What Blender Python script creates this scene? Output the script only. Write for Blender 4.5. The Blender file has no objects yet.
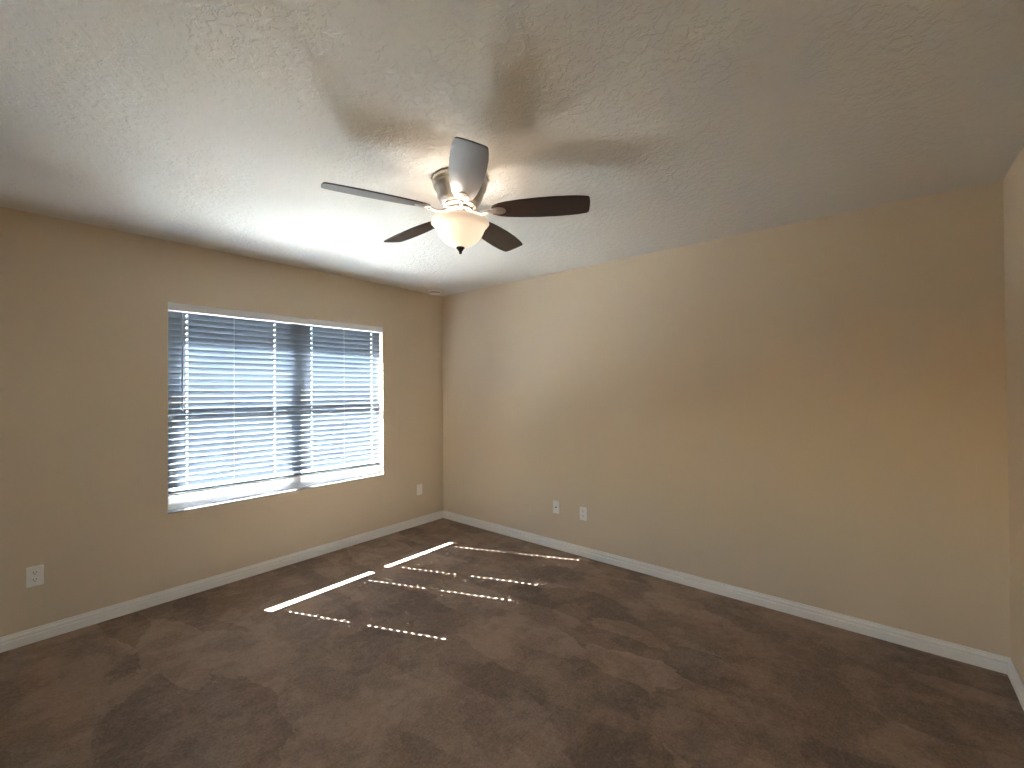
import bpy, bmesh, math, random
from mathutils import Vector, Matrix, Euler
random.seed(7)
PI = math.pi
S = bpy.context.scene
COL = S.collection

# ------------------------------------------------------------------ camera
F_PX = 438.73
cd = bpy.data.cameras.new('camera')
cd.sensor_fit = 'HORIZONTAL'; cd.sensor_width = 36.0
cd.lens = F_PX * 36.0 / 1024.0
cd.clip_start = 0.02; cd.clip_end = 300
cam = bpy.data.objects.new('camera', cd); COL.objects.link(cam)
CAM = Vector((-3.3087, -3.7859, 1.4595))
yaw, pitch, roll = 0.8753, 0.0084, -0.0066
fw = Vector((math.sin(yaw)*math.cos(pitch), math.cos(yaw)*math.cos(pitch), math.sin(pitch)))
r0 = Vector((math.cos(yaw), -math.sin(yaw), 0)); u0 = r0.cross(fw)
rt = math.cos(roll)*r0 + math.sin(roll)*u0
up = -math.sin(roll)*r0 + math.cos(roll)*u0
M = Matrix((rt, up, -fw)).transposed().to_4x4(); M.translation = CAM
cam.matrix_world = M
S.camera = cam

# ------------------------------------------------------------------ world, sun, exposure
SUN_DIR = Vector((0.42, -1.0, -0.93)).normalized()      # the way the light travels
SUN_EL = math.asin(-SUN_DIR.z)
w = bpy.data.worlds.new('sky'); S.world = w; w.use_nodes = True
nt = w.node_tree; nt.nodes.clear()
sky = nt.nodes.new('ShaderNodeTexSky'); sky.sky_type = 'NISHITA'; sky.sun_disc = False
sky.sun_elevation = SUN_EL
sky.sun_rotation = math.atan2(-SUN_DIR.x, -SUN_DIR.y)
sky.air_density = 1.0; sky.dust_density = 1.0; sky.ozone_density = 1.0
bg = nt.nodes.new('ShaderNodeBackground'); bg.inputs['Strength'].default_value = 3.1
wo = nt.nodes.new('ShaderNodeOutputWorld')
nt.links.new(sky.outputs[0], bg.inputs['Color']); nt.links.new(bg.outputs[0], wo.inputs[0])

sd = bpy.data.lights.new('sun', 'SUN'); sd.energy = 280.0; sd.angle = math.radians(0.25)
sd.color = (0.965, 0.99, 1.0)
so = bpy.data.objects.new('sun', sd); COL.objects.link(so)
so.rotation_euler = SUN_DIR.to_track_quat('-Z', 'Y').to_euler()
so.location = (-2.5, 3, 5)

S.view_settings.view_transform = 'Standard'
S.view_settings.look = 'None'
S.view_settings.gamma = 1.0
S.view_settings.use_curve_mapping = False
S.view_settings.exposure = 0.38
cy = S.cycles
cy.use_denoising = True; cy.denoising_prefilter = 'ACCURATE'; cy.use_light_tree = True
cy.max_bounces = 14; cy.diffuse_bounces = 8; cy.glossy_bounces = 4
cy.transmission_bounces = 8; cy.transparent_max_bounces = 24
cy.sample_clamp_indirect = 0.0; cy.use_adaptive_sampling = False
cy.caustics_reflective = False; cy.caustics_refractive = False

# ------------------------------------------------------------------ helpers
def link(o, parent=None):
    COL.objects.link(o)
    if parent is not None: o.parent = parent
    return o
def obj(name, bm, mat, parent=None, smooth=False, bevel=0.0, seg=2):
    bmesh.ops.remove_doubles(bm, verts=bm.verts, dist=1e-6)
    bmesh.ops.recalc_face_normals(bm, faces=bm.faces)
    me = bpy.data.meshes.new(name); bm.to_mesh(me); bm.free()
    if mat: me.materials.append(mat)
    if smooth:
        for p in me.polygons: p.use_smooth = True
    o = link(bpy.data.objects.new(name, me), parent)
    if bevel > 0:
        b = o.modifiers.new('bevel', 'BEVEL'); b.width = bevel; b.segments = seg
        b.limit_method = 'ANGLE'; b.angle_limit = math.radians(35)
    return o
def thing(name, label, cat, loc=(0, 0, 0), group=None, rot=(0, 0, 0)):
    o = bpy.data.objects.new(name, None); COL.objects.link(o)
    o.empty_display_size = 0.05
    o.location = loc; o.rotation_euler = rot
    o['label'] = label; o['category'] = cat
    if group: o['group'] = group
    return o
def struct(o):
    o['kind'] = 'structure'; return o
def box(bm, x0, x1, y0, y1, z0, z1):
    vs = [bm.verts.new(p) for p in ((x0,y0,z0),(x1,y0,z0),(x1,y1,z0),(x0,y1,z0),(x0,y0,z1),(x1,y0,z1),(x1,y1,z1),(x0,y1,z1))]
    for f in ((0,3,2,1),(4,5,6,7),(0,1,5,4),(1,2,6,5),(2,3,7,6),(3,0,4,7)):
        bm.faces.new([vs[i] for i in f])
    return vs
def lathe(bm, prof, n=48, cap0=False, cap1=False, loc=(0,0,0)):
    rings = []
    for r, z in prof:
        if r < 1e-5:
            rings.append([bm.verts.new((loc[0], loc[1], loc[2]+z))])
        else:
            rings.append([bm.verts.new((loc[0]+r*math.cos(2*PI*i/n), loc[1]+r*math.sin(2*PI*i/n), loc[2]+z)) for i in range(n)])
    for a, b in zip(rings, rings[1:]):
        for i in range(n):
            j = (i+1) % n
            if len(a) == 1 and len(b) == 1: continue
            if len(a) == 1: bm.faces.new((a[0], b[i], b[j]))
            elif len(b) == 1: bm.faces.new((a[i], b[0], a[j]))
            else: bm.faces.new((a[i], b[i], b[j], a[j]))
    if cap0 and len(rings[0]) > 1: bm.faces.new(rings[0])
    if cap1 and len(rings[-1]) > 1: bm.faces.new(rings[-1])
def tube(bm, pts, rad, n=8):
    """a tube along pts; rad is a number or one radius per point"""
    pts = [Vector(p) for p in pts]
    rads = rad if isinstance(rad, (list, tuple)) else [rad]*len(pts)
    rings = []
    for k, p in enumerate(pts):
        d = (pts[min(k+1, len(pts)-1)] - pts[max(k-1, 0)]).normalized()
        a = d.cross(Vector((0, 0, 1)))
        if a.length < 1e-3: a = d.cross(Vector((1, 0, 0)))
        a.normalize(); b = d.cross(a)
        rings.append([bm.verts.new(p + rads[k]*(a*math.cos(2*PI*i/n) + b*math.sin(2*PI*i/n))) for i in range(n)])
    for a, b in zip(rings, rings[1:]):
        for i in range(n): bm.faces.new((a[i], a[(i+1)%n], b[(i+1)%n], b[i]))
    bm.faces.new(rings[0]); bm.faces.new(rings[-1])
def prism(bm, prof, mapf, t0, t1):
    """closed 2-D profile pushed from t0 to t1; mapf(t, a, b) -> point"""
    A = [bm.verts.new(mapf(t0, a, b)) for a, b in prof]
    B = [bm.verts.new(mapf(t1, a, b)) for a, b in prof]
    n = len(prof)
    for i in range(n): bm.faces.new((A[i], A[(i+1)%n], B[(i+1)%n], B[i]))
    bm.faces.new(A); bm.faces.new(B)

# ------------------------------------------------------------------ materials
def mat(name, color, rough=0.6, metal=0.0, spec=0.5):
    m = bpy.data.materials.new(name); m.use_nodes = True
    b = m.node_tree.nodes['Principled BSDF']
    b.inputs['Base Color'].default_value = (*color, 1)
    b.inputs['Roughness'].default_value = rough
    b.inputs['Metallic'].default_value = metal
    b.inputs['Specular IOR Level'].default_value = spec
    return m
def N(m, t, **kw):
    n = m.node_tree.nodes.new(t)
    for k, v in kw.items():
        if hasattr(n, k): setattr(n, k, v)
        else: n.inputs[k].default_value = v
    return n
def L(m, a, b): m.node_tree.links.new(a, b)
def bump(m, height, strength, dist):
    b = N(m, 'ShaderNodeBump'); b.inputs['Strength'].default_value = strength; b.inputs['Distance'].default_value = dist
    L(m, height, b.inputs['Height'])
    L(m, b.outputs[0], m.node_tree.nodes['Principled BSDF'].inputs['Normal'])
    return b
def noise(m, scale, detail=2, rough=.5, coord=None, dist=0.0):
    n = N(m, 'ShaderNodeTexNoise'); n.inputs['Scale'].default_value = scale
    n.inputs['Detail'].default_value = detail; n.inputs['Roughness'].default_value = rough
    n.inputs['Distortion'].default_value = dist
    if coord is not None: L(m, coord, n.inputs['Vector'])
    return n
def ramp(m, src, stops, interp='LINEAR'):
    r = N(m, 'ShaderNodeValToRGB'); r.color_ramp.interpolation = interp
    els = r.color_ramp.elements
    while len(els) < len(stops): els.new(.5)
    for e, (p, c) in zip(els, stops):
        e.position = p; e.color = (c, c, c, 1) if isinstance(c, (int, float)) else (*c, 1)
    L(m, src, r.inputs[0]); return r

def coords(m): return N(m, 'ShaderNodeTexCoord').outputs['Object']

# wall paint: tan, light orange-peel texture
m_wall = mat('tan_wall_paint', (0.715, 0.605, 0.465), 0.75, 0, 0.25)
co = coords(m_wall)
n1 = noise(m_wall, 130, 3, .55, co)
bump(m_wall, n1.outputs['Fac'], 0.22, 0.004)

# ceiling: off-white knock-down texture
m_ceil = mat('knockdown_ceiling_paint', (0.70, 0.675, 0.63), 0.9, 0, 0.1)
co = coords(m_ceil)
n1 = noise(m_ceil, 30, 4, .6, co, 0.4)
n2 = noise(m_ceil, 75, 2, .5, co)
r1 = ramp(m_ceil, n1.outputs['Fac'], [(.46, 0.0), (.56, 1.0)])
mx = N(m_ceil, 'ShaderNodeMath', operation='MULTIPLY_ADD'); L(m_ceil, n2.outputs['Fac'], mx.inputs[0]); mx.inputs[1].default_value = .5
L(m_ceil, r1.outputs[0], mx.inputs[2])
bump(m_ceil, mx.outputs[0], 0.42, 0.005)

# carpet: brown cut pile with brushed patches
m_carpet = mat('brown_cut_pile_carpet', (0.13, 0.09, 0.065), 0.95, 0, 0.05)
pb = m_carpet.node_tree.nodes['Principled BSDF']
pb.inputs['Sheen Weight'].default_value = 0.25; pb.inputs['Sheen Roughness'].default_value = .6
co = coords(m_carpet)
mp = N(m_carpet, 'ShaderNodeMapping'); L(m_carpet, co, mp.inputs[0])
mp.inputs['Rotation'].default_value = (0, 0, math.radians(38)); mp.inputs['Scale'].default_value = (1.0, 0.42, 1)
nw = noise(m_carpet, 3.0, 5, .6, mp.outputs[0])
vm = N(m_carpet, 'ShaderNodeVectorMath', operation='MULTIPLY_ADD'); L(m_carpet, nw.outputs['Color'], vm.inputs[0])
vm.inputs[1].default_value = (.35, .35, 0); L(m_carpet, mp.outputs[0], vm.inputs[2])
vo = N(m_carpet, 'ShaderNodeTexVoronoi'); vo.inputs['Scale'].default_value = 4.6; L(m_carpet, vm.outputs[0], vo.inputs['Vector'])
sp = N(m_carpet, 'ShaderNodeSeparateColor'); L(m_carpet, vo.outputs['Color'], sp.inputs[0])
nb = noise(m_carpet, 3.2, 6, .65, co, 0.2)
rb = ramp(m_carpet, nb.outputs['Fac'], [(.45, 0.0), (.56, 1.0)])
nf = noise(m_carpet, 420, 2, .6, co)
nm = noise(m_carpet, 24, 5, .7, co)
rm = ramp(m_carpet, nm.outputs['Fac'], [(.38, 0.0), (.62, 1.0)])
def madd(m, a, k, b=None, c=0.0):
    x = N(m, 'ShaderNodeMath', operation='MULTIPLY_ADD'); L(m, a, x.inputs[0]); x.inputs[1].default_value = k
    if b is not None: L(m, b, x.inputs[2])
    else: x.inputs[2].default_value = c
    return x.outputs[0]
v = madd(m_carpet, sp.outputs[0], .25)
v = madd(m_carpet, rb.outputs[0], .18, v)
v = madd(m_carpet, rm.outputs[0], .11, v)
ng0 = noise(m_carpet, 85, 3, .75, co)
ng = ramp(m_carpet, ng0.outputs['Fac'], [(.35, 0.0), (.65, 1.0)])
v = madd(m_carpet, nf.outputs['Fac'], .14, v)
v = madd(m_carpet, ng.outputs[0], .22, v)
v = madd(m_carpet, v, 1.0, None, .11)
rc = ramp(m_carpet, v, [(.26, (0.112, 0.065, 0.037)), (.95, (0.45, 0.308, 0.212))])
L(m_carpet, rc.outputs[0], pb.inputs['Base Color'])
hb = madd(m_carpet, nf.outputs['Fac'], 1.0, nm.outputs['Fac'])
bump(m_carpet, hb, 0.6, 0.006)

m_trim = mat('white_gloss_trim', (0.90, 0.89, 0.86), 0.35)
m_vinyl = mat('white_vinyl', (0.80, 0.81, 0.82), 0.35)
m_sill = mat('white_marble_sill', (0.78, 0.78, 0.78), 0.25)
co = coords(m_sill); n1 = noise(m_sill, 6, 5, .6, co, 1.5)
r1 = ramp(m_sill, n1.outputs['Fac'], [(.35, (.40, .40, .42)), (.7, (.34, .34, .36))]); L(m_sill, r1.outputs[0], m_sill.node_tree.nodes['Principled BSDF'].inputs['Base Color'])
m_plate = mat('white_plastic_plate', (0.90, 0.88, 0.84), 0.35)
m_slot = mat('dark_slot', (0.02, 0.02, 0.02), 0.6)
m_brass = mat('metal_connector', (0.25, 0.23, 0.2), 0.35, 1)
m_cord = mat('white_cord', (0.8, 0.8, 0.8), 0.8)
m_wand = mat('smoked_acrylic_wand', (0.30, 0.29, 0.33), 0.3)
m_stucco = mat('exterior_stucco', (0.6, 0.55, 0.48), 0.9)
m_soffit = mat('white_soffit', (0.7, 0.7, 0.68), 0.7)
m_ground = mat('pale_bounce_ground', (0.50, 0.49, 0.47), 0.9)  # kept pale so the unseen ground throws sunlight up through the blind
co = coords(m_ground); n1 = noise(m_ground, 1.5, 5, .6, co)
r1 = ramp(m_ground, n1.outputs['Fac'], [(.3, (.70, .71, .71)), (.7, (.80, .81, .81))]); L(m_ground, r1.outputs[0], m_ground.node_tree.nodes['Principled BSDF'].inputs['Base Color'])

m_dark_ground = mat('dark_outer_ground', (0.06, 0.06, 0.05), 0.95)  # unseen outer ground, darkened to hold down light bounced upward
co = coords(m_dark_ground); n1 = noise(m_dark_ground, 3, 6, .6, co)
r1 = ramp(m_dark_ground, n1.outputs['Fac'], [(.3, (.045, .045, .035)), (.7, (.085, .085, .068))]); L(m_dark_ground, r1.outputs[0], m_dark_ground.node_tree.nodes['Principled BSDF'].inputs['Base Color'])

# slats: white vinyl, a little light comes through
m_slat = bpy.data.materials.new('translucent_white_slat'); m_slat.use_nodes = True
pb = m_slat.node_tree.nodes['Principled BSDF']
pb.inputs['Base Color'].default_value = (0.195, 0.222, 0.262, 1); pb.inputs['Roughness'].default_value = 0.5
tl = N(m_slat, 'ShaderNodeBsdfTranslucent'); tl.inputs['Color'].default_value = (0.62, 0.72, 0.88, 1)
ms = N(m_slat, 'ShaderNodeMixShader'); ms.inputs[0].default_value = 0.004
L(m_slat, pb.outputs[0], ms.inputs[1]); L(m_slat, tl.outputs[0], ms.inputs[2])
L(m_slat, ms.outputs[0], m_slat.node_tree.nodes['Material Output'].inputs[0])

# window glass
m_glass = bpy.data.materials.new('window_glass'); m_glass.use_nodes = True
m_glass.node_tree.nodes.remove(m_glass.node_tree.nodes['Principled BSDF'])
tr = N(m_glass, 'ShaderNodeBsdfTransparent'); tr.inputs[0].default_value = (.93, .96, .96, 1)
gl = N(m_glass, 'ShaderNodeBsdfGlossy'); gl.inputs['Roughness'].default_value = 0.02
fr = N(m_glass, 'ShaderNodeFresnel'); fr.inputs[0].default_value = 1.3
ms = N(m_glass, 'ShaderNodeMixShader'); L(m_glass, fr.outputs[0], ms.inputs[0]); L(m_glass, tr.outputs[0], ms.inputs[1]); L(m_glass, gl.outputs[0], ms.inputs[2])
L(m_glass, ms.outputs[0], m_glass.node_tree.nodes['Material Output'].inputs[0])

def tinted(name, c):
    m = m_glass.copy(); m.name = name
    for n_ in m.node_tree.nodes:
        if n_.type == 'BSDF_TRANSPARENT': n_.inputs[0].default_value = (*c, 1)
    return m
m_tint_south = tinted('dimmed_fill_glass_south', (.40, .40, .40))  # tint sets how much fill light the added south opening lets in
m_tint_west = tinted('warmed_fill_glass_west', (.72, .635, .545))  # tint warms and trims the fill light of the added west opening

# ------------------------------------------------------------------ room
H = 2.5; LY = -4.284; WX = -4.05
WX0, WX1, WZ0, WZ1 = -2.501, -0.777, 0.607, 2.072
bm = bmesh.new(); box(bm, WX-.2, .2, LY-.2, .2, -0.12, 0); struct(obj('floor', bm, m_carpet))
bm = bmesh.new(); box(bm, WX-.2, .2, LY-.2, .2, H, H+.15); struct(obj('ceiling', bm, m_ceil))
bm = bmesh.new()                                             # window wall with its opening
box(bm, WX-.2, WX0, 0, .2, 0, H); box(bm, WX1, .2, 0, .2, 0, H)
box(bm, WX0, WX1, 0, .2, 0, WZ0); box(bm, WX0, WX1, 0, .2, WZ1, H)
struct(obj('wall_north', bm, m_wall))
bm = bmesh.new(); box(bm, 0, .2, LY-.2, 0, 0, H); struct(obj('wall_east', bm, m_wall))
DX0, DX1, DZ1 = -3.95, -3.05, 2.08                            # a glazed door behind the camera, unseen, put in as fill light
bm = bmesh.new(); box(bm, WX-.2, DX0, LY-.2, LY, 0, H); box(bm, DX1, 0, LY-.2, LY, 0, H); box(bm, DX0, DX1, LY-.2, LY, DZ1, H)
struct(obj('wall_south', bm, m_wall))
VY0, VY1, VZ0, VZ1 = -3.2, -2.0, 0.75, 1.75             # a second window, unseen behind the camera, added for fill light
bm = bmesh.new()
box(bm, WX-.2, WX, LY, VY0, 0, H); box(bm, WX-.2, WX, VY1, 0, 0, H)
box(bm, WX-.2, WX, VY0, VY1, 0, VZ0); box(bm, WX-.2, WX, VY0, VY1, VZ1, H)
struct(obj('wall_west', bm, m_wall))

# baseboards: stepped and rounded moulding
HB = 0.082
BP = [(0, 0), (.0145, 0), (.0145, .040), (.0130, .044), (.0085, .047), (.0080, .052), (.0115, .055), (.0120, .060), (.0095, .067), (.0060, .073), (.0060, HB-.001), (.0050, HB), (0, HB)]
bm = bmesh.new(); prism(bm, BP, lambda t, a, b: (t, -a, b), WX, 0); struct(obj('baseboard_north', bm, m_trim))
bm = bmesh.new(); prism(bm, BP, lambda t, a, b: (-a, t, b), LY, -.0145); struct(obj('baseboard_east', bm, m_trim))
bm = bmesh.new(); prism(bm, BP, lambda t, a, b: (t, LY+a, b), WX, DX0-.002); prism(bm, BP, lambda t, a, b: (t, LY+a, b), DX1+.002, -.0145); struct(obj('baseboard_south', bm, m_trim))
bm = bmesh.new(); prism(bm, BP, lambda t, a, b: (WX+a, t, b), LY+.0145, -.0145); struct(obj('baseboard_west', bm, m_trim))

# ------------------------------------------------------------------ window: two single-hung units side by side
win = bpy.data.objects.new('window_1', None); COL.objects.link(win); win.location = ((WX0+WX1)/2, .11, WZ0); struct(win)
wl = Vector(win.location)
def wbox(bm, x0, x1, y0, y1, z0, z1): box(bm, x0-wl.x, x1-wl.x, y0-wl.y, y1-wl.y, z0-wl.z, z1-wl.z)
FY0, FY1 = .085, .150
MC = -1.604
bm = bmesh.new()
wbox(bm, WX0, WX1, FY0, FY1, WZ1-.035, WZ1); wbox(bm, WX0, WX1, FY0, FY1, WZ0+.0, WZ0+.040)
wbox(bm, WX0, WX0+.035, FY0, FY1, WZ0+.04, WZ1-.035); wbox(bm, WX1-.012, WX1, FY0, FY1, WZ0+.04, WZ1-.035)
wbox(bm, MC-.050, MC+.050, FY0-.012, FY1, WZ0+.04, WZ1-.035)
obj('window_frame', bm, m_vinyl, win, bevel=.002)
for x0, x1 in ((WX0+.035, MC-.050), (MC+.050, WX1-.012)):
    for z0, z1, yc, nm_ in ((WZ0+.040, 1.338, .105, 'lower_sash'), (1.270, WZ1-.035, .128, 'upper_sash')):
        bm = bmesh.new(); t = .012
        tb = .046 if nm_ == 'lower_sash' else .065
        tt = .065 if nm_ == 'lower_sash' else .020
        wbox(bm, x0, x1, yc-.010, yc+.010, z1-tt, z1); wbox(bm, x0, x1, yc-.010, yc+.010, z0, z0+tb)
        wbox(bm, x0, x0+t, yc-.010, yc+.010, z0+tb, z1-tt); wbox(bm, x1-t, x1, yc-.010, yc+.010, z0+tb, z1-tt)
        s_ = obj(nm_, bm, m_vinyl, win, bevel=.0015)
        bm = bmesh.new(); wbox(bm, x0+t, x1-t, yc-.002, yc+.002, z0+tb, z1-tt)
        obj('pane', bm, m_glass, s_)
bm = bmesh.new(); wbox(bm, WX0, WX1, -.003, .085, WZ0-.008, WZ0+.003); obj('window_sill', bm, m_sill, win, bevel=.003)

bm = bmesh.new()
X0, X1 = WX-.15, WX-.09; YM = (VY0+VY1)/2
box(bm, X0, X1, VY0, VY1, VZ0, VZ0+.05); box(bm, X0, X1, VY0, VY1, VZ1-.05, VZ1)
for ya, yb in ((VY0, VY0+.05), (VY1-.05, VY1), (YM-.04, YM+.04)): box(bm, X0, X1, ya, yb, VZ0+.05, VZ1-.05)
fill_win = struct(obj('fill_window', bm, m_vinyl))
for ya, yb in ((VY0+.05, YM-.04), (YM+.04, VY1-.05)):
    bm = bmesh.new(); box(bm, WX-.122, WX-.118, ya, yb, VZ0+.05, VZ1-.05); obj('pane', bm, m_tint_west, fill_win)

bm = bmesh.new()
Y0, Y1 = LY-.15, LY-.10; XM = (DX0+DX1)/2
box(bm, DX0, DX1, Y0, Y1, 0, .10); box(bm, DX0, DX1, Y0, Y1, DZ1-.07, DZ1)
for xa, xb in ((DX0, DX0+.07), (DX1-.07, DX1), (XM-.07, XM+.07)): box(bm, xa, xb, Y0, Y1, .10, DZ1-.07)
fill_door = struct(obj('glazed_fill_door', bm, m_vinyl))
for xa, xb in ((DX0+.07, XM-.07), (XM+.07, DX1-.07)):
    bm = bmesh.new(); box(bm, xa, xb, LY-.127, LY-.123, .10, DZ1-.07); obj('pane', bm, m_tint_south, fill_door)

# ------------------------------------------------------------------ the blind
blind = thing('window_blind', 'white horizontal slat blind lowered and closed over the wide window', 'blind', (-1.638, .036, 2.02))
bo = Vector(blind.location)
BX0, BX1 = -2.494, -0.792
SLOPE = -0.018/1.72                                          # the bottom rail hangs a little lower at the right
ZT, ZB = 1.992, 0.752
def sag(x, z):                                               # z with the blind's lean, full at the bottom
    k = min(1, max(0, (2.0 - z)/(2.0-.72)))
    return z + SLOPE*(x-BX0)*k
LAD = [-2.384, -2.086, -1.786, -1.479, -1.180, -0.886]
HOLE = [0, 2, 3, 5]
def slat_bm(zc, tilt, holes=True):
    """crowned slat, solid 2.6 mm, with its cord holes cut right through"""
    hw, hh = .0040, .0060                                    # half width / half length of a cord hole
    xs = [BX0, BX1]
    for k in HOLE: xs += [LAD[k]-hw, LAD[k]+hw]
    xs += [MC-.2, MC+.25]; xs = sorted(xs)
    ss = [-.025, -.0245, -.017, -hh, 0, hh, .017, .0245, .025]
    crown = .0022; th = .0026
    ca, sa = math.cos(tilt), math.sin(tilt)
    bm = bmesh.new(); cache = {}
    def V(i, j, side):
        key = (i, j, side)
        if key not in cache:
            s = ss[j]; h = crown*(1-(s/.025)**2) + (th/2 if side else -th/2)*(0.45 if j in (0, len(ss)-1) else 1)
            # s>0 is the room-side edge (y negative); normal of the top face points up/outward
            y = -s*ca + h*sa; z = s*sa + h*ca
            x = xs[i]
            cache[key] = bm.verts.new((x-bo.x, y, sag(x, zc)+z-bo.z))
        return cache[key]
    hole_i = set()
    if holes:
        for k in HOLE:
            for i in range(len(xs)-1):
                if abs(xs[i]-(LAD[k]-hw)) < 1e-7: hole_i.add(i)
    nx, ns = len(xs)-1, len(ss)-1
    def solid(i, j):
        if i < 0 or j < 0 or i >= nx or j >= ns: return False
        return not (i in hole_i and abs(ss[j]) <= hh+1e-9 and abs(ss[j+1]) <= hh+1e-9)
    for i in range(nx):
        for j in range(ns):
            if not solid(i, j): continue
            bm.faces.new((V(i,j,1), V(i+1,j,1), V(i+1,j+1,1), V(i,j+1,1)))
            bm.faces.new((V(i,j,0), V(i,j+1,0), V(i+1,j+1,0), V(i+1,j,0)))
            if not solid(i-1, j): bm.faces.new((V(i,j,0), V(i,j,1), V(i,j+1,1), V(i,j+1,0)))
            if not solid(i+1, j): bm.faces.new((V(i+1,j,0), V(i+1,j+1,0), V(i+1,j+1,1), V(i+1,j,1)))
            if not solid(i, j-1): bm.faces.new((V(i,j,0), V(i+1,j,0), V(i+1,j,1), V(i,j,1)))
            if not solid(i, j+1): bm.faces.new((V(i,j+1,0), V(i,j+1,1), V(i+1,j+1,1), V(i+1,j+1,0)))
    return bm
TILT = math.radians(58)
NS = 29
PITCH = (ZT-.788)/(NS-1)
for k in range(NS):
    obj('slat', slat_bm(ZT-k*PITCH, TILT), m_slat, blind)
for k in range(3):                                           # spare slats lying on the bottom rail
    obj('slat', slat_bm(.7345+k*.0052, math.radians(3), True), m_slat, blind)
# headrail and valance
bm = bmesh.new(); box(bm, WX0+.004-bo.x, WX1-.004-bo.x, -.022, .026, 2.022-bo.z, 2.066-bo.z)
obj('headrail', bm, m_vinyl, blind, bevel=.002)
VP = [(-.046, 2.016), (-.0385, 2.016), (-.0385, 2.071), (-.044, 2.071), (-.0475, 2.068), (-.0475, 2.062), (-.046, 2.058), (-.046, 2.026), (-.0475, 2.022)]
bm = bmesh.new(); prism(bm, VP, lambda t, a, b: (t-bo.x, a+.006, b-bo.z), WX0+.001, WX1-.001)
obj('valance', bm, m_vinyl, blind)
# bottom rail
bm = bmesh.new()
vs = box(bm, BX0-bo.x, BX1-bo.x, -.024, .022, .715-bo.z, .729-bo.z)
for v_ in vs: v_.co.z += SLOPE*(v_.co.x+bo.x-BX0)
obj('bottom_rail', bm, m_vinyl, blind, bevel=.003)
# ladder cords (front and back string with a rung under each slat) and lift cords
for k, x in enumerate(LAD):
    bm = bmesh.new(); d = .004 if k in HOLE else 0
    for yy in (-.0165, .0165):
        tube(bm, [(x+d-bo.x, yy, 2.02-bo.z), (x+d-bo.x, yy, sag(x, .727)-bo.z)], .0008, 6)
    for j in range(NS):
        z = sag(x, ZT-j*PITCH)-.003
        tube(bm, [(x+d-bo.x, .0165, z-.0245-bo.z), (x+d-bo.x, -.0165, z+.0215-bo.z)], .0005, 4)
    obj('ladder_cord', bm, m_cord, blind)
for k in HOLE:
    x = LAD[k]
    bm = bmesh.new(); tube(bm, [(x-.0022-bo.x, 0, 2.02-bo.z), (x-.0022-bo.x, 0, sag(x, .727)-bo.z)], .0007, 6)
    obj('lift_cord', bm, m_cord, blind)
# tilt wand
bm = bmesh.new()
tube(bm, [(-2.418-bo.x, -.036, 2.015-bo.z), (-2.418-bo.x, -.036, 2.000-bo.z)], .0022, 8)
tube(bm, [(-2.418-bo.x, -.036, 2.000-bo.z), (-2.418-bo.x, -.036, 1.31-bo.z), (-2.418-bo.x, -.036, 1.30-bo.z)], [.0042, .0045, .0030], 8)
obj('tilt_wand', bm, m_wand, blind, smooth=False)

# ------------------------------------------------------------------ wall plates
def plate(name, label, cat, pos, face, kind, group=None):
    """built facing -Y in its own frame; face turns it onto its wall"""
    t = thing(name, label, cat, pos, group, (0, 0, {'south': 0, 'west': -PI/2}[face]))
    bm = bmesh.new(); box(bm, -.035, .035, -.0055, 0, -.0575, .0575)
    obj('cover_plate', bm, m_plate, t, bevel=.003, seg=3)
    def screw(z):
        b = bmesh.new(); box(b, -.0026, .0026, -.0066, -.005, z-.0026, z+.0026); obj('screw', b, m_plate, t, bevel=.0006)
    if kind == 'duplex':
        for s in (1, -1):
            b = bmesh.new(); cz = s*.0205
            pr = []
            for i in range(28):
                a = 2*PI*i/28; pr.append((.0172*math.cos(a), max(-.0135, min(.0135, .0172*math.sin(a)))))
            prism(b, pr, lambda tt, a, c: (a, tt, cz+c), -.0052, -.0080)
            sk = obj('socket', b, m_plate, t)
            b = bmesh.new()
            box(b, -.0078, -.0056, -.0083, -.0078, cz-.001, cz+.0085); box(b, .0050, .0072, -.0083, -.0078, cz, cz+.0075)
            prism(b, [(.0026*math.cos(2*PI*i/10), .0026*math.sin(2*PI*i/10)) for i in range(10)], lambda tt, a, c: (a, tt, cz-.0068+c), -.0078, -.0083)
            obj('slots', b, m_slot, sk)
        screw(0)
    elif kind == 'coax':
        b = bmesh.new()
        hexp = [(.0055*math.cos(PI*i/3), .0055*math.sin(PI*i/3)) for i in range(6)]
        prism(b, hexp, lambda tt, a, c: (a, tt, c), -.005, -.008)
        prism(b, [(.0042*math.cos(2*PI*i/16), .0042*math.sin(2*PI*i/16)) for i in range(16)], lambda tt, a, c: (a, tt, c), -.008, -.015)
        obj('connector', b, m_slot, t)
        screw(.042); screw(-.042)
    else:
        b = bmesh.new(); box(b, -.0165, .0165, -.0075, -.005, -.0335, .0335); obj('insert', b, m_plate, t, bevel=.0015)
        for s in (1, -1):
            b = bmesh.new(); box(b, -.0070, .0070, -.0080, -.0070, s*.015-.006, s*.015+.006); obj('port', b, m_plate, t, bevel=.0008)
        screw(.0485); screw(-.0485)
    return t
plate('wall_outlet', 'white duplex outlet plate on the window wall, near the left edge', 'outlet', (-3.125, 0, .380), 'south', 'duplex')
plate('wall_plate', 'plain white wall plate low in the corner right of the window', 'wall plate', (-.332, 0, .375), 'south', 'plain')
plate('cable_jack', 'white cable jack plate with a dark round connector in the middle', 'cable jack', (0, -1.539, .377), 'west', 'coax')
plate('wall_outlet', 'white duplex outlet plate on the long wall, right of the cable jack', 'outlet', (0, -1.819, .368), 'west', 'duplex')

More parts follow.
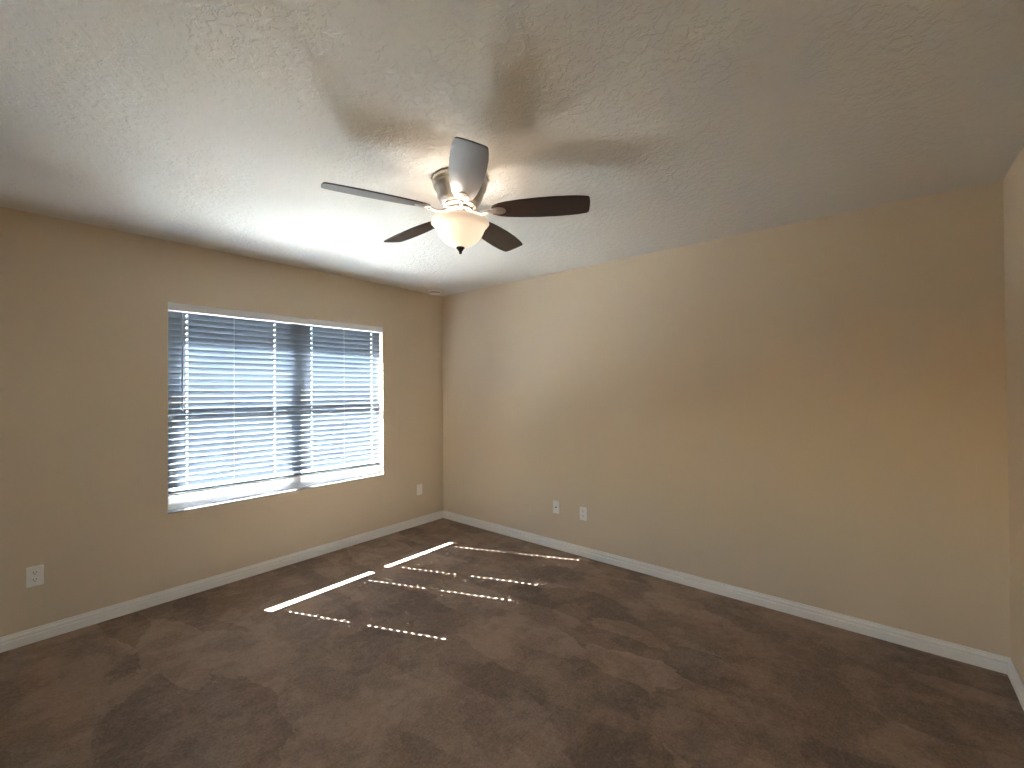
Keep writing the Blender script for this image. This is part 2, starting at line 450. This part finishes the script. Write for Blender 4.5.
# ------------------------------------------------------------------ round smoke detector by the corner
m_det = mat('white_detector_plastic', (0.88, 0.87, 0.85), 0.45)
m_grille = mat('grey_grille', (0.12, 0.12, 0.125), 0.6)
t = thing('smoke_detector', 'small round white smoke detector on the ceiling near the corner', 'smoke detector', (-.235, -.150, H))
bm = bmesh.new(); lathe(bm, [(0, 0), (.070, 0), (.070, -.010), (.066, -.016), (.060, -.018)], 48, loc=(0,0,0)); obj('mounting_ring', bm, m_det, t, smooth=False)
bm = bmesh.new(); lathe(bm, [(.055, -.017), (.055, -.026), (.0, -.026)], 48); obj('sensor_grille', bm, m_grille, t)
bm = bmesh.new(); lathe(bm, [(.060, -.0255), (.061, -.028), (.054, -.034), (.040, -.037), (.022, -.038), (.022, -.0365), (.0, -.0365)], 48); obj('cap', bm, m_det, t)

# ------------------------------------------------------------------ ceiling fan
FX, FY, FZ = -1.790, -2.188, 2.340
fan = thing('ceiling_fan', 'five bladed ceiling fan with brushed nickel motor and a lit frosted glass bowl light', 'ceiling fan', (FX, FY, H))
m_nickel = mat('brushed_nickel', (0.62, 0.58, 0.53), 0.26, 1.0)
co = coords(m_nickel); mpn = N(m_nickel, 'ShaderNodeMapping'); L(m_nickel, co, mpn.inputs[0]); mpn.inputs['Scale'].default_value = (1, 1, 30)
n1 = noise(m_nickel, 60, 2, .5, mpn.outputs[0]); r1 = ramp(m_nickel, n1.outputs['Fac'], [(.3, .30), (.7, .36)])
L(m_nickel, r1.outputs[0], m_nickel.node_tree.nodes['Principled BSDF'].inputs['Roughness'])
m_dark = mat('dark_bronze', (0.06, 0.05, 0.045), 0.4, 0.8)
# blade wood: dark walnut, satin
m_blade = mat('dark_walnut_blade', (0.05, 0.022, 0.014), 0.34, 0, 0.6)
co = coords(m_blade); mpb = N(m_blade, 'ShaderNodeMapping'); L(m_blade, co, mpb.inputs[0]); mpb.inputs['Scale'].default_value = (1.2, 14, 14)
n1 = noise(m_blade, 5, 5, .6, mpb.outputs[0], .5)
r1 = ramp(m_blade, n1.outputs['Fac'], [(.3, (0.018, 0.008, 0.006)), (.7, (0.045, 0.020, 0.013))])
L(m_blade, r1.outputs[0], m_blade.node_tree.nodes['Principled BSDF'].inputs['Base Color'])

def zz(z): return z - H                                       # world height -> fan frame
bm = bmesh.new()
lathe(bm, [(0, 0), (.134, 0), (.137, -.004), (.137, -.020), (.132, -.026), (.130, -.034), (.133, -.038), (.131, -.046),
           (.124, -.052), (.120, -.064), (.114, -.085), (.104, -.106), (.092, -.122), (.084, -.130), (.086, -.134), (.083, -.139), (.072, -.143), (0, -.143)], 64)
obj('motor_housing', bm, m_nickel, fan, smooth=True).modifiers.new('es', 'EDGE_SPLIT').split_angle = math.radians(40)
bm = bmesh.new()
lathe(bm, [(0, -.143), (.060, -.143), (.064, -.146), (.064, -.156), (.060, -.160), (.050, -.163), (.046, -.172), (.046, -.196), (.052, -.200), (.052, -.208), (0, -.208)], 48)
obj('light_fitter', bm, m_nickel, fan, smooth=True).modifiers.new('es', 'EDGE_SPLIT').split_angle = math.radians(40)

# blade outline in its own frame: along +X from the hub
def blade_width(t):                                           # t 0..1 from root to tip
    pts = [(0, .064), (.06, .098), (.15, .118), (.3, .136), (.5, .149), (.68, .152), (.84, .146), (.94, .136), (1, .124)]
    for (a, wa), (b, wb) in zip(pts, pts[1:]):
        if t <= b: 
            k = (t-a)/(b-a); return wa + (wb-wa)*k
    return pts[-1][1]
def blade_bm():
    bm = bmesh.new(); r0_, r1_ = .165, .638; n = 28; th = .006
    lines = []
    up_, dn_ = [], []
    for i in range(n+1):
        t_ = i/n; x = r0_ + (r1_-.010-r0_)*t_; hw = blade_width(t_)/2
        up_.append((x, hw)); dn_.append((x, -hw))
    # rounded corners and a gently bowed end
    hw = blade_width(1)/2; xe = r1_-.010
    tip = [(xe+.006, hw-.004), (xe+.009, hw-.012), (xe+.0115, hw*.5), (xe+.013, 0), (xe+.0115, -hw*.5), (xe+.009, -hw+.012), (xe+.006, -hw+.004)]
    root = [(r0_-.006, -.018), (r0_-.008, 0), (r0_-.006, .018)]
    out = up_ + tip + dn_[::-1] + root
    A = [bm.verts.new((x, y, th/2)) for x, y in out]; B = [bm.verts.new((x, y, -th/2)) for x, y in out]
    m_ = len(out)
    for i in range(m_): bm.faces.new((A[i], A[(i+1)%m_], B[(i+1)%m_], B[i]))
    bm.faces.new(A); bm.faces.new(B)
    return bm
bmesh_tmp = blade_bm()
blade0 = obj('blade', bmesh_tmp, m_blade, fan, bevel=.0015)
# blade iron: arm with an oval medallion under the root
bm = bmesh.new()
tube(bm, [(.050, 0, .004), (.075, 0, .000), (.098, .004, -.012), (.118, 0, -.015), (.140, -.002, -.011), (.160, 0, -.007)], [.012, .010, .0075, .0075, .009, .011], 12)
def disc(bm, cx, rx, ry, z0, z1, n=32):
    prism(bm, [(cx+rx*math.cos(2*PI*i/n), ry*math.sin(2*PI*i/n)) for i in range(n)], lambda tt, a, b: (a, b, tt), z0, z1)
disc(bm, .192, .040, .027, -.0032, -.0075)
disc(bm, .192, .031, .020, -.0075, -.0105)
disc(bm, .192, .018, .011, -.0105, -.0135)
iron0 = obj('blade_bracket', bm, m_nickel, blade0, bevel=.0015)
screws0 = []
for sx, sy in ((.166, .012), (.166, -.012), (.219, 0)):
    bm = bmesh.new()
    prism(bm, [(sx+.0035*math.cos(2*PI*i/10), sy+.0035*math.sin(2*PI*i/10)) for i in range(10)], lambda tt, a, b: (a, b, tt), -.0070, -.0098)
    screws0.append(obj('screw', bm, m_nickel, blade0))
PH = math.radians(158.3)
for k in range(5):
    if k == 0: b, kids = blade0, []
    else:
        b = blade0.copy(); COL.objects.link(b); b.parent = fan
        for c in [iron0] + screws0:
            c2 = c.copy(); COL.objects.link(c2); c2.parent = b
    a = PH + 2*PI*k/5
    # pitched about its own length: the counter-clockwise edge hangs lower
    b.matrix_local = Matrix.Translation((0, 0, zz(FZ))) @ Matrix.Rotation(a, 4, 'Z') @ Matrix.Rotation(math.radians(-13), 4, 'X')

# frosted bowl
m_bowl = bpy.data.materials.new('frosted_alabaster_glass'); m_bowl.use_nodes = True
pb = m_bowl.node_tree.nodes['Principled BSDF']
pb.inputs['Base Color'].default_value = (0.86, 0.82, 0.78, 1); pb.inputs['Roughness'].default_value = .3
tl = N(m_bowl, 'ShaderNodeBsdfTranslucent'); tl.inputs['Color'].default_value = (0.93, 0.89, 0.84, 1)
ms = N(m_bowl, 'ShaderNodeMixShader'); ms.inputs[0].default_value = 0.27
L(m_bowl, pb.outputs[0], ms.inputs[1]); L(m_bowl, tl.outputs[0], ms.inputs[2])
L(m_bowl, ms.outputs[0], m_bowl.node_tree.nodes['Material Output'].inputs[0])
bowl_out = [(.140, -.190), (.144, -.193), (.1445, -.198), (.141, -.203), (.134, -.209), (.127, -.218), (.121, -.230), (.115, -.244), (.107, -.259), (.095, -.275),
            (.080, -.290), (.060, -.303), (.038, -.312), (.018, -.317), (.008, -.318)]
bowl_out = [(r_, z_-.020) for r_, z_ in bowl_out]
bowl_in = [(max(r_-.0035, .004), z_+.0030) for r_, z_ in bowl_out][::-1]
bm = bmesh.new(); lathe(bm, bowl_out + bowl_in + [bowl_out[0]], 64)
bowl = obj('glass_bowl', bm, m_bowl, fan, smooth=True)
bm = bmesh.new(); lathe(bm, [(.006, -.195), (.006, -.336)], 12, True, True); obj('center_rod', bm, m_nickel, fan, smooth=False)
bm = bmesh.new(); lathe(bm, [(0, -.332), (.014, -.3335), (.021, -.338), (.021, -.342), (.016, -.347), (.012, -.354), (.007, -.360), (.008, -.364), (.006, -.369), (0, -.372)], 24)
obj('finial', bm, m_dark, fan, smooth=True)
# two bulbs in sockets inside the bowl
m_bulb = m_glass.copy(); m_bulb.name = 'clear_bulb_glass'
for n_ in m_bulb.node_tree.nodes:
    if n_.type == 'BSDF_TRANSPARENT': n_.inputs[0].default_value = (.97, .97, .97, 1)
for s in (1, -1):
    ax, ay = math.cos(math.radians(170)), math.sin(math.radians(170))
    c = Vector((s*ax*.072, s*ay*.072, -.238))
    bm = bmesh.new()
    prof = [(0, -.024), (.010, -.022), (.018, -.014), (.020, -.004), (.018, .006), (.012, .016), (.010, .022), (0, .022)]
    lathe(bm, prof, 20, loc=c)
    bulb = obj('bulb', bm, m_bulb, fan, smooth=True)
    ld = bpy.data.lights.new('bulb_light', 'POINT'); ld.energy = 2.15; ld.shadow_soft_size = 0.017; ld.color = (1.0, 0.87, 0.73)
    lo = bpy.data.objects.new('bulb_light', ld); COL.objects.link(lo); lo.parent = bulb; lo.location = c
    bm = bmesh.new(); tube(bm, [c - Vector((s*ax*.018, s*ay*.018, 0)), c - Vector((s*ax*.060, s*ay*.060, 0))], .012, 16); obj('bulb_socket', bm, m_nickel, fan)

# ------------------------------------------------------------------ outside: ground and roof overhangs, partly added to shape the light
bm = bmesh.new(); box(bm, WX-2.5, 2.5, -.1, 4.2, -.30, -.20); struct(obj('bounce_ground', bm, m_ground))  # made-up pale slab, bounces sun through the north window to the ceiling
bm = bmesh.new(); box(bm, -30, 30, -30, 40, -.45, -.25); struct(obj('ground', bm, m_dark_ground))
bm = bmesh.new(); box(bm, WX-1.2, 1, .2, .85, H+.0, H+.14); struct(obj('trim_1', bm, m_soffit))
bm = bmesh.new(); box(bm, WX-1.2, WX-.2, LY-1, .2, H+.0, H+.14); struct(obj('shade_eave_west', bm, m_soffit))  # unseen eave, added to shade the west fill opening
bm = bmesh.new(); box(bm, WX-1.2, 1, LY-3.7, LY-.2, H+.0, H+.14); struct(obj('shade_roof_south', bm, m_soffit))      # unseen deep roof, added to cut skylight at the south opening
